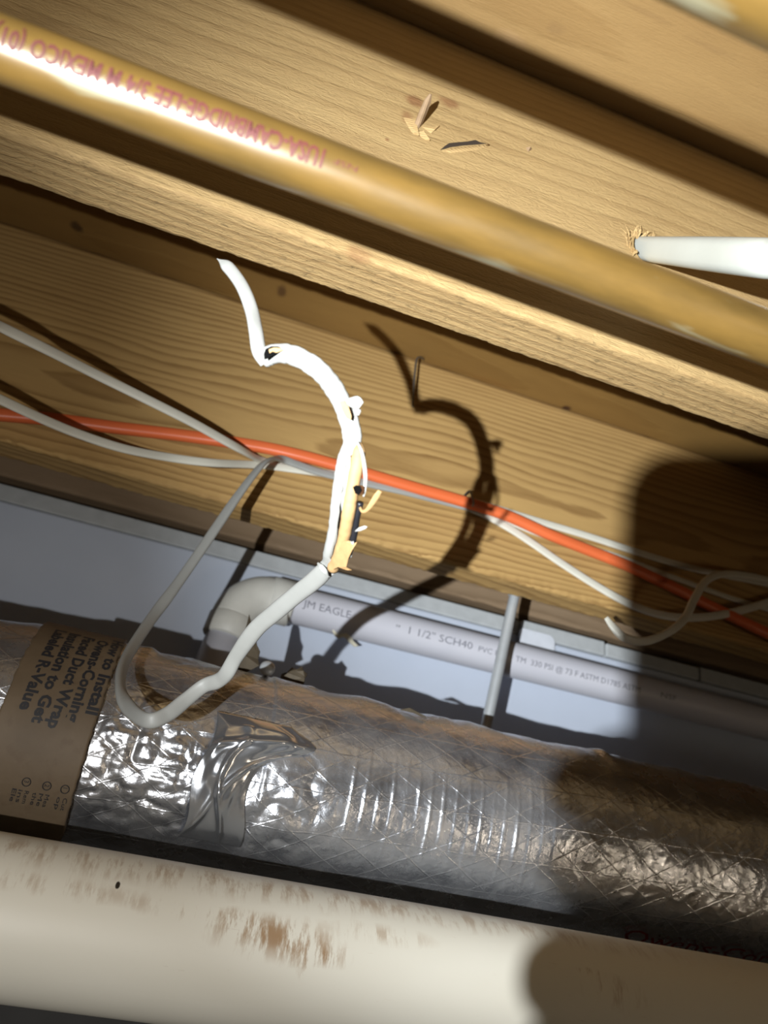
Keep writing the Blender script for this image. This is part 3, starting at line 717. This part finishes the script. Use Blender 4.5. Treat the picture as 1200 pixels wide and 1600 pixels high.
R_pts = [J(775, 806, .0026), J(820, 826, .0026), J(850, 837, .0026), J(885, 848, .0026), J(960, 868, .0026), J(1060, 905, .0026), J(1150, 937, .0026), J(1250, 965, .0026)]
flat_cable('white_cable', R_pts, m_jacket_old, 'thin white cable almost hidden behind the orange cable on the amber joist', w=0.0075, h=0.0035)
O_pts = [J(-160, 636, .012), J(-60, 643, .012), J(0, 648, .012), J(90, 656, .011), J(180, 668, .011), J(290, 681, .010), J(400, 697, .014), J(470, 712, .018), J(540, 731, .019), J(640, 760, .018), J(715, 781, .016), J(790, 805, .016), J(860, 836, .015), J(925, 862, .011), J(980, 884, .010), J(1050, 917, .010), J(1120, 952, .012), J(1200, 990, .022), J(1300, 1036, .012), J(1450, 1090, .010)]
flat_cable('orange_cable', O_pts, m_orange, 'orange jacketed cable running the length of the amber joist', w=0.0140, h=0.0120, n=24)

# staple over the orange cable
st0 = J(722, 779, 0.0); st1 = J(728, 801, 0.0)
nrm = np.array([0, -0.0235, 0])
pts = [st0 + np.array([0, 0.004, 0]), st0 + nrm * 0.9, (st0 + st1) / 2 + nrm * 1.05, st1 + nrm * 0.9, st1 + np.array([0, 0.004, 0])]
V, F = sweep(catmull(pts, 6), sec[::2] * 0.0012, np.array([1.0, 0.05, 0.1]))
tag(orient(mesh_obj('cable_staple', V, F, m_wire, None, st0)), 'thin dark wire staple holding the orange cable to the amber joist', 'staple')
# bent wire nail in the far joist
hk = [J(663, 563, -0.004), J(661, 561, .010), J(657, 558, .020), J(651, 562, .026), J(648, 585, .027), J(646, 610, .026), J(645, 636, .022)]
V, F = sweep(catmull(hk, 8), sec[::2] * 0.0014, np.array([1.0, 0.2, 0.1]))
tag(orient(mesh_obj('wire_hook', V, F, m_wire, None, hk[0])), 'thin bent wire hook sticking out near the top of the amber joist', 'hook')

# ------------------------------------------------------------------ thick white cable through the near joist
hc = hole_c
T_pts = [hc - cab_d * 0.055, hc - cab_d * 0.03, hc, hc + cab_d * 0.04, hc + cab_d * 0.09, cab_e, at(1290, 412, .545), np.array([0.42, 0.27, ZC + 0.37]), np.array([0.58, 0.26, ZC + 0.375]), np.array([0.80, 0.24, ZC + 0.37]), np.array([1.3, 0.27, ZC + 0.375]), np.array([1.9, 0.27, ZC + 0.375])]
Nn = [tuple(-ray((1100, 395)))] * 8 + [(-.2, -.8, -.6)] * 4
flat_cable('thick_cable', T_pts, m_thick, 'thick bright white cable coming out of a drilled hole in the near joist', w=0.0205, h=0.0145, normals=Nn, scale=[.92, .92, .95, 1.02, 1.12, 1.20, 1.22, 1.22, 1.2, 1.1, 1.0, 1.0])
rng = random.Random(4)
def hole_rim(a, k=1.0):
    """a point of the slanted hole's rim on the joist face; a = 0 is along +X, pi along -X."""
    el = 0.0116 / max(0.2, abs(cab_d[1]))
    return hole_c + np.array([math.cos(a) * el * k, 0.0, math.sin(a) * 0.0116 * k])
for i in range(26):                                              # torn fibres round the hole
    a = rng.uniform(0.62, 1.30) * math.pi if i < 17 else rng.uniform(0.35, 0.65) * math.pi
    if i >= 22: a = rng.uniform(1.35, 1.62) * math.pi
    base = hole_rim(a, 1.0); L = rng.uniform(0.005, 0.012); da = a + rng.uniform(-1.0, 1.0)
    tip = base + np.array([math.cos(da) * L, -rng.uniform(0.002, 0.007), math.sin(da) * L])
    w = rng.uniform(0.0014, 0.0038)
    mid = (base + tip) / 2 + np.array([0, -0.0018, rng.uniform(-.002, .002)])
    V, F = sweep(np.array([base + (0, 0.0015, 0), mid, tip]), stadium(w, 0.0010, 8), np.array([0.1, -1.0, 0.15]), np.array([1.0, .9, .15]))
    orient(mesh_obj('splinter', V, F, m_splint, j1, smooth=False))
# broken peg, its socket chips and the raised flake beside it
b0 = onY(652, 197, Y1); tipp = at(673, 147, np.linalg.norm(onY(673, 147, Y1) - CAM) - 0.042)
pp = np.array([b0 + np.array([0, 0.002, 0]), b0 * .6 + tipp * .4, b0 * .2 + tipp * .8, tipp])
V, F = sweep(pp, stadium(0.0072, 0.0050, 10, 4), np.array([0.2, -1.0, 0.3]), np.array([1.0, 1.0, .85, .30])); orient(mesh_obj('broken_peg', V, F, m_splint_d, j1, smooth=False))['label'] = 'grey-brown broken wooden peg'
for q in ([(627, 182), (650, 188), (655, 210), (640, 205)], [(655, 197), (680, 202), (688, 195), (672, 210)], [(640, 210), (662, 204), (672, 218), (655, 214)]):
    P4 = np.array([onY(x, y, Y1 + (0.0004 if i in (0, 3) else -0.0022)) for i, (x, y) in enumerate(q)])
    V, F = prism(P4, np.array([0, 0.0012, 0])); orient(mesh_obj('splinter', V, F, m_splint, j1, smooth=False))
gash = [(688, 234), (695, 228), (702, 223.5), (716, 222), (730, 221), (743, 218.5), (750, 222), (760, 224), (743, 225.5), (722, 227), (704, 229.5), (696, 232)]
V, F = prism(np.array([onY(x, y, Y1 - 0.0004) for x, y in gash]), np.array([0, 0.001, 0])); orient(mesh_obj('crack', V, F, plain('crack_shadow', (0.03, 0.018, 0.01), 0.9), j1, smooth=False))['label'] = 'short dark crack in the joist face'
rowa = [onY(x, y, Y1 - 0.0012 * (0 < i < 5)) for i, (x, y) in enumerate([(690, 236), (704, 232), (722, 229.5), (740, 228), (756, 226), (764, 225)])]
rowb = [onY(x, y, Y1 + 0.0002) for x, y in [(692, 240), (706, 240), (724, 238), (744, 236), (760, 231), (768, 227)]]
V, F = sheet(np.array([rowa, rowb]), 0.0008, np.array([0, 1.0, 0])); orient(mesh_obj('wood_flake', V, F, m_splint, j1, smooth=True))
ch = [onY(821, 231, Y1 + .0003), onY(829, 229, Y1 - .004), onY(831, 234, Y1 + .0003), onY(825, 238, Y1 + .0003)]
V, F = prism(np.array(ch), np.array([0, 0.001, 0])); orient(mesh_obj('splinter', V, F, m_splint_d, j1, smooth=False))

# ------------------------------------------------------------------ the torn hanging cable
hero = empty('torn_cable', onY(425, 719, Y2 - 0.008))
tag(hero, 'hanging white cable with a torn jacket, looping down in the middle of the view', 'cable')
strand = [J(760, 800, .0085), J(700, 785, .0085), J(640, 770, .0145), J(560, 752, .0145), J(500, 738, .015), J(462, 725, .018), J(437, 717, .025), at(415, 722, .838), at(396, 742, .815), at(370, 777, .79), at(340, 821, .765), at(300, 880, .735), at(268, 925, .71), at(238, 965, .685), at(208, 1010, .645), at(191, 1045, .61), at(189, 1078, .58), at(203, 1108, .556), at(232, 1126, .535), at(262, 1116, .538), at(290, 1094, .544), at(318, 1072, .546), at(340, 1064, .540), at(354, 1052, .532), at(370, 1024, .522), at(400, 983, .50), at(432, 955, .478), at(462, 930, .455), at(490, 908, .432), at(512, 887, .412)]
nA = [(0, -1, 0)] * 6 + [(-.3, -1, -.2), (-.8, -.7, -.1)]
camN = lambda x, y: tuple(-ray((x, y)))
nB = [(-.75, -.75, 0.0), (-.55, -.85, .1), (-.35, -.95, .15), (-.2, -1, .1), (-.1, -1, .0), (.2, -1, -.1), (.45, -1, -.2), (.5, -.9, -.3), (.45, -.9, -.3), (.2, -.95, -.3), (0, -1, -.35), (0, -1, -.4), (0, -1, -.5), (-.1, -1, -.6), (-.2, -1, -.5), (-.3, -1, -.5)]
nB += [camN(430, 970)] * (len(strand) - len(nA) - len(nB))
P = catmull(strand, 9); N = catmull(nA + nB, 9); N /= np.linalg.norm(N, axis=1)[:, None]
sc_ = np.ones(len(P)) * 1.0; q = np.linspace(0, 1, len(P)); sc_ = sc_ * (1 + 0.06 * vnoise(q * 40, q * 0)) * (1 + 0.10 * sstep(0.80, 0.86, q) * sstep(1.0, 0.9, q))
V, F = sweep(P, stadium(0.0100, 0.0052, 22), N, sc_); j = orient(mesh_obj('jacket', V, F, m_jacket, hero)); j['label'] = 'whole lower length of jacket'
# collar where the jacket is ripped
def cab(pts, per=9): return catmull([at(*p) for p in pts], per)
up = cab([(512, 887, .412), (524, 868, .398), (532, 840, .385), (537, 805, .374), (541, 770, .370), (546, 735, .368), (551, 705, .367), (549, 672, .367), (539, 640, .366), (522, 607, .362), (500, 580, .358), (474, 562, .360), (450, 553, .366), (428, 553, .372), (413, 560, .376)])
kw = cab([(417, 566, .3775), (405, 548, .378), (400, 518, .385), (394, 488, .396), (384, 459, .405), (372, 437, .414), (355, 416, .424), (339, 404, .432)])
tvec = lambda path: np.gradient(path, axis=0) / np.linalg.norm(np.gradient(path, axis=0), axis=1)[:, None]
Nc = np.array([-ray((500, 700))] * len(up))
# open jacket along the torn length: a C-shaped skin, open towards the right of the view
s_up = np.linspace(0, 1, len(up))
torn = sstep(0.02, 0.08, s_up) * sstep(0.47, 0.40, s_up)            # 1 where the jacket is ripped open
t_, n_, b_ = frames(up, Nc)
if np.dot(b_[20], M[:, 0]) < 0: b_ = -b_                            # b points to the right of the view
k = 18; rows = []
for i in range(len(up)):
    half = 0.0046 * (1 + 0.05 * vnoise(i * 0.7, 0.0)); hh = 0.0025
    tt = float(torn[i])
    a0 = math.radians(8 + 82 * tt); a1 = math.radians(352 - 70 * tt)  # opening round angle 0 (the right side)
    aa = np.linspace(a0, a1, k); ca = np.cos(aa); sa = np.sin(aa)
    wx_ = np.sign(ca) * np.abs(ca) ** 0.65 * half; wy_ = sa * hh * (1 + 0.3 * tt)
    shift = -0.0022 * tt
    rag = 0.0006 * tt * vnoise(i * 0.45, 5.0)
    row = up[i] + b_[i] * (wx_ + shift)[:, None] + n_[i] * wy_[:, None]
    row[0] += b_[i] * rag; row[-1] += b_[i] * rag * 1.5
    rows.append(row)
rows = np.array(rows)
inner = rows + 0; cen = up[:, None, :] + b_[:, None, :] * (-0.0022 * torn)[:, None, None]
inner = cen + (rows - cen) * 0.80
nu_, nv_ = rows.shape[:2]; m_ = nu_ * nv_
Fg = grid_faces(nu_, nv_); Fi = [tuple(x + m_ for x in q_[::-1]) for q_ in Fg]
edge = [i * nv_ for i in range(nu_)] + [(nu_ - 1) * nv_ + jx for jx in range(1, nv_)] + [i * nv_ + nv_ - 1 for i in range(nu_ - 2, -1, -1)] + [jx for jx in range(nv_ - 2, 0, -1)]
Fe = [(edge[(i + 1) % len(edge)], edge[i], edge[i] + m_, edge[(i + 1) % len(edge)] + m_) for i in range(len(edge))]
j = orient(mesh_obj('jacket', np.vstack([rows.reshape(-1, 3), inner.reshape(-1, 3)]), Fg + Fi + Fe, m_jacket, hero)); j['label'] = 'ripped open upper length of jacket'
# tip length beyond the kink
tk = np.linspace(0, 1, len(kw)); V, F = sweep(kw, stadium(0.0074, 0.0042, 18), np.array(-ray((380, 480))) + np.array([0.25, 0, 0.1]), 1.0 - 0.10 * tk - 0.82 * sstep(0.84, 1.0, tk))
j = orient(mesh_obj('jacket', V, F, m_jacket, hero)); j['label'] = 'pointed end of the jacket above the kink'
# paper-wrapped wires showing through
def offs(path, db, dn): 
    t, n, b = frames(path, np.array([-ray((540, 750))] * len(path)))
    s = 1 if np.dot(b[len(b) // 2], M[:, 0]) > 0 else -1
    return path + b * s * db + n * dn
core = cab([(520, 888, .404), (530, 868, .392), (538, 838, .380), (544, 805, .370), (549, 775, .366), (554, 745, .364), (559, 720, .364), (561, 700, .3655), (558, 686, .368)])
V, F = sweep(core, sec[::2], np.array(-ray((545, 780))), np.array([0.0032 * (1 + .06 * vnoise(i * .6, 2.)) * (1.0 if i < 60 else 1.0 - 0.075 * (i - 60)) for i in range(len(core))])); orient(mesh_obj('paper_wrap', V, F, m_paper, hero))
bw = cab([(546, 862, .386), (551, 846, .381), (555, 825, .3755), (558, 805, .371), (563, 785, .368)])
V, F = sweep(bw, sec[::2] * 0.0017, np.array(-ray((555, 820)))); orient(mesh_obj('black_wire', V, F, m_black, hero))
def patch(name, pts, mat, thick=0.0005, label=None):
    p = np.array([at(x, y, d) for x, y, d in pts]); V, F = prism(p, ray((540, 760)) * thick); o = orient(mesh_obj(name, V, F, mat, hero, smooth=False))
    if label: o['label'] = label
    return o
patch('wire_gap', [(551, 761, .3585), (556, 758, .358), (563, 759, .3578), (565, 766, .3578), (561, 774, .358), (555, 771, .3585)], m_dark, label='dark hole in the paper')
patch('bare_wire', [(563, 759, .3578), (569, 760, .3595), (568, 771, .36), (562, 774, .3582)], m_copperwire)
# lip of white jacket on the right of the opening
lip = cab([(558, 690, .3625), (565, 705, .3620), (569, 725, .3615), (571, 745, .3615), (570, 765, .362), (568, 776, .363)])
V, F = sweep(lip, stadium(0.0016, 0.0010, 10), np.array(-ray((570, 740))), 0.35 + 0.9 * np.sin(np.linspace(0.15, 3.0, len(lip)))); j = orient(mesh_obj('jacket_shred', V, F, m_jacket, hero))
def ribbon(name, pts, widths, mat, thick=0.0005, tw=0.0, label=None):
    p = cab(pts, 6); n = len(p); w = np.interp(np.linspace(0, 1, n), np.linspace(0, 1, len(widths)), widths)
    nn = np.array([-ray((560, 750))] * n) + np.linspace(0, tw, n)[:, None] * np.array([0.4, 0.2, -0.5])
    ww = np.stack([stadium(a, thick, 10) for a in w]); V, F = sweep(p, ww, nn); o = orient(mesh_obj(name, V, F, mat, hero))
    if label: o['label'] = label
    return o
ribbon('paper_shred', [(562, 792, .368), (566, 799, .364), (573, 797, .361), (581, 787, .358), (588, 776, .356), (594, 767, .355)], [.0012, .0014, .0018, .0026, .0030, .0022], m_paper, tw=1.0)
ribbon('jacket_shred', [(555, 830, .366), (562, 827, .364), (570, 824, .363), (574, 823, .363)], [.0004, .0018, .0016, .0003], m_jacket)
ribbon('jacket_shred', [(548, 846, .374), (551, 849, .372), (552, 846, .372)], [.0006, .0012, .0006], m_jacket)
ribbon('jacket_shred', [(542, 874, .384), (547, 869, .382), (550, 864, .381)], [.0006, .0016, .0006], m_jacket)
ribbon('jacket_shred', [(519, 891, .402), (524, 889, .400), (529, 885, .398)], [.0003, .0014, .0008], m_jacket)
# ragged paper skirt at the bottom of the opening
patch('paper_shred', [(534, 845, .376), (546, 845, .374), (551, 850, .373), (558, 847, .372), (550, 860, .375), (544, 873, .380), (541, 886, .384), (550, 891, .383), (542, 891, .385), (528, 886, .392), (520, 890, .396), (526, 868, .386)], m_paper, 0.0008)
patch('jacket_flap', [(548, 704, .3648), (531, 737, .3655), (530, 752, .366), (532, 775, .3672), (534, 800, .371), (541, 800, .370), (545, 760, .3655)], m_jacket, 0.0009)
# white flap standing off the upper bend, and the paper window beside it
ribbon('jacket_flap', [(540, 626, .361), (549, 628, .358), (557, 629, .356), (564, 634, .355)], [.0020, .0048, .0062, .0040], m_jacket, 0.0008)
ribbon('jacket_flap', [(556, 638, .359), (559, 643, .357), (560, 649, .357)], [.0030, .0032, .0006], m_jacket, 0.0008)
patch('paper_wrap', [(530, 628, .3588), (537, 625, .3585), (544, 634, .3588), (549, 650, .3592), (548, 657, .3595), (541, 653, .3592), (535, 642, .359)], m_paper, 0.0006)
# kink: dark split with a scrap of paper
patch('split', [(412, 553, .3665), (415, 545, .3662), (424, 541, .366), (434, 541, .3655), (444, 546, .3645), (432, 553, .365), (420, 559, .3655), (413, 562, .366)], m_dark, 0.0006, 'dark split at the kink')
patch('paper_wrap', [(420, 546, .3650), (428, 543, .3645), (440, 544, .3637), (443, 547, .3635), (432, 551, .364), (426, 549, .3642), (421, 552, .3648)], m_paper, 0.0006)
ribbon('jacket_shred', [(437, 540, .3635), (446, 545, .3615), (456, 549, .361)], [.0008, .0018, .0010], m_jacket)
# rough rolled collar at the lower end of the tear
ribbon('jacket_shred', [(497, 880, .410), (502, 886, .405), (508, 893, .404), (513, 902, .408)], [.0012, .0030, .0026, .0010], m_jacket, 0.0014)

# ------------------------------------------------------------------ the photographer's phone and the hand that holds it (behind the lens)
def camp(x, y, z): return CAM + M @ np.array([x, y, z])      # right, down, forward of the lens
def round_rect(x0, x1, y0, y1, r, n=8):
    o = []
    for cx, cy, a in ((x1 - r, y1 - r, 0), (x0 + r, y1 - r, 90), (x0 + r, y0 + r, 180), (x1 - r, y0 + r, 270)):
        for t in np.linspace(0, 90, n): o.append((cx + r * math.cos(math.radians(a + t)), cy + r * math.sin(math.radians(a + t))))
    return o
def cprism(poly, z0, z1):
    return prism([camp(x, y, z0) for x, y in poly], M[:, 2] * (z1 - z0))
PX0, PX1, PY0, PY1 = -0.0725, 0.0140, -0.0276, 0.1400
phone = empty('phone', camp(-0.0275, 0.058, -0.008))
tag(phone, 'dark phone held upright at the viewpoint, seen only as the rounded shadow at right', 'phone')
m_case = plain('dark_phone_case', (0.02, 0.02, 0.022), 0.5); m_glass = plain('screen_glass', (0.01, 0.01, 0.012), 0.08)
V, F = cprism(round_rect(PX0, PX1, PY0, PY1, 0.0115), -0.0125, -0.0040); orient(mesh_obj('case', V, F, m_case, phone, smooth=False))
V, F = cprism(round_rect(PX0 + .004, PX1 - .004, PY0 + .004, PY1 - .004, 0.009), -0.0130, -0.0125); orient(mesh_obj('screen', V, F, m_glass, phone, smooth=False))
V, F = cprism(round_rect(-0.020, 0.010, 0.010, 0.024, 0.005), -0.0040, -0.0025); orient(mesh_obj('camera_bump', V, F, m_case, phone, smooth=False))
hand = empty('person', camp(-0.03, 0.10, 0.012))
tag(hand, 'hand of the photographer gripping the phone from behind with bare fingers', 'person')
m_skin = plain('skin', (0.56, 0.33, 0.23), 0.5, 0, 0.1, 60)
def skin_body(name, verts, edges, radii, root, mat, parent):
    me = bpy.data.meshes.new(name); me.from_pydata([tuple(vec(camp(*p)) - parent.matrix_world.translation) for p in verts], edges, [])
    o = bpy.data.objects.new(name, me); COL.objects.link(o)
    md = o.modifiers.new('s', 'SKIN'); md.use_smooth_shade = True
    for i, (a, b) in enumerate(radii): me.skin_vertices[0].data[i].radius = (a, b)
    me.skin_vertices[0].data[root].use_root = True
    ss = o.modifiers.new('u', 'SUBSURF'); ss.levels = 2; ss.render_levels = 2
    d = bpy.context.evaluated_depsgraph_get(); d.update()
    m2 = bpy.data.meshes.new_from_object(o.evaluated_get(d)); bpy.data.objects.remove(o)
    m2.materials.clear(); m2.materials.append(mat)
    r = bpy.data.objects.new(name, m2); COL.objects.link(r); r.parent = parent; return r
vt = [(-0.005, 0.150, 0.022), (-0.012, 0.112, 0.024), (-0.018, 0.090, 0.022), (0.010, 0.205, 0.012), (0.045, 0.300, -0.045), (0.085, 0.400, -0.125)]
ed = [(1, 0), (2, 1), (0, 3), (3, 4), (4, 5)]
rd = [(0.034, 0.016), (0.038, 0.014), (0.036, 0.012), (0.027, 0.020), (0.034, 0.030), (0.042, 0.038)]
fy = [0.044, 0.061, 0.078, 0.094]; ln = [0.0, -0.002, -0.001, 0.004]
for f in range(4):
    i0 = len(vt); y = fy[f]
    ch = [(-0.030, y + 0.014, 0.016), (-0.052, y + 0.005, 0.0125), (-0.0735, y, 0.004), (-0.0765, y - 0.001, -0.007), (-0.069 + ln[f], y - 0.001, -0.0165)]
    vt += ch; rd += [(0.0095, 0.0095), (0.0092, 0.0088), (0.0078, 0.0078), (0.0072, 0.0072), (0.0062, 0.0060)]
    ed += [(2, i0)] + [(i0 + k_, i0 + k_ + 1) for k_ in range(4)]
i0 = len(vt)
vt += [(0.020, 0.118, 0.018), (0.0265, 0.095, 0.004), (0.025, 0.075, -0.008), (0.014, 0.060, -0.0185)]
rd += [(0.0135, 0.013), (0.0115, 0.011), (0.0098, 0.0095), (0.0078, 0.0070)]
ed += [(1, i0), (i0, i0 + 1), (i0 + 1, i0 + 2), (i0 + 2, i0 + 3)]
skin_body('hand', vt, ed, rd, 0, m_skin, hand)
sl = np.array([camp(0.052, 0.320, -0.060), camp(0.068, 0.360, -0.092), camp(0.10, 0.44, -0.155)])
V, F = sweep(sl, sec * 0.048, np.array([1.0, 0, 0]), np.array([0.98, 1.04, 1.15])); orient(mesh_obj('sleeve', V, F, plain('grey_sleeve', (0.12, 0.12, 0.13), 0.9), hand))
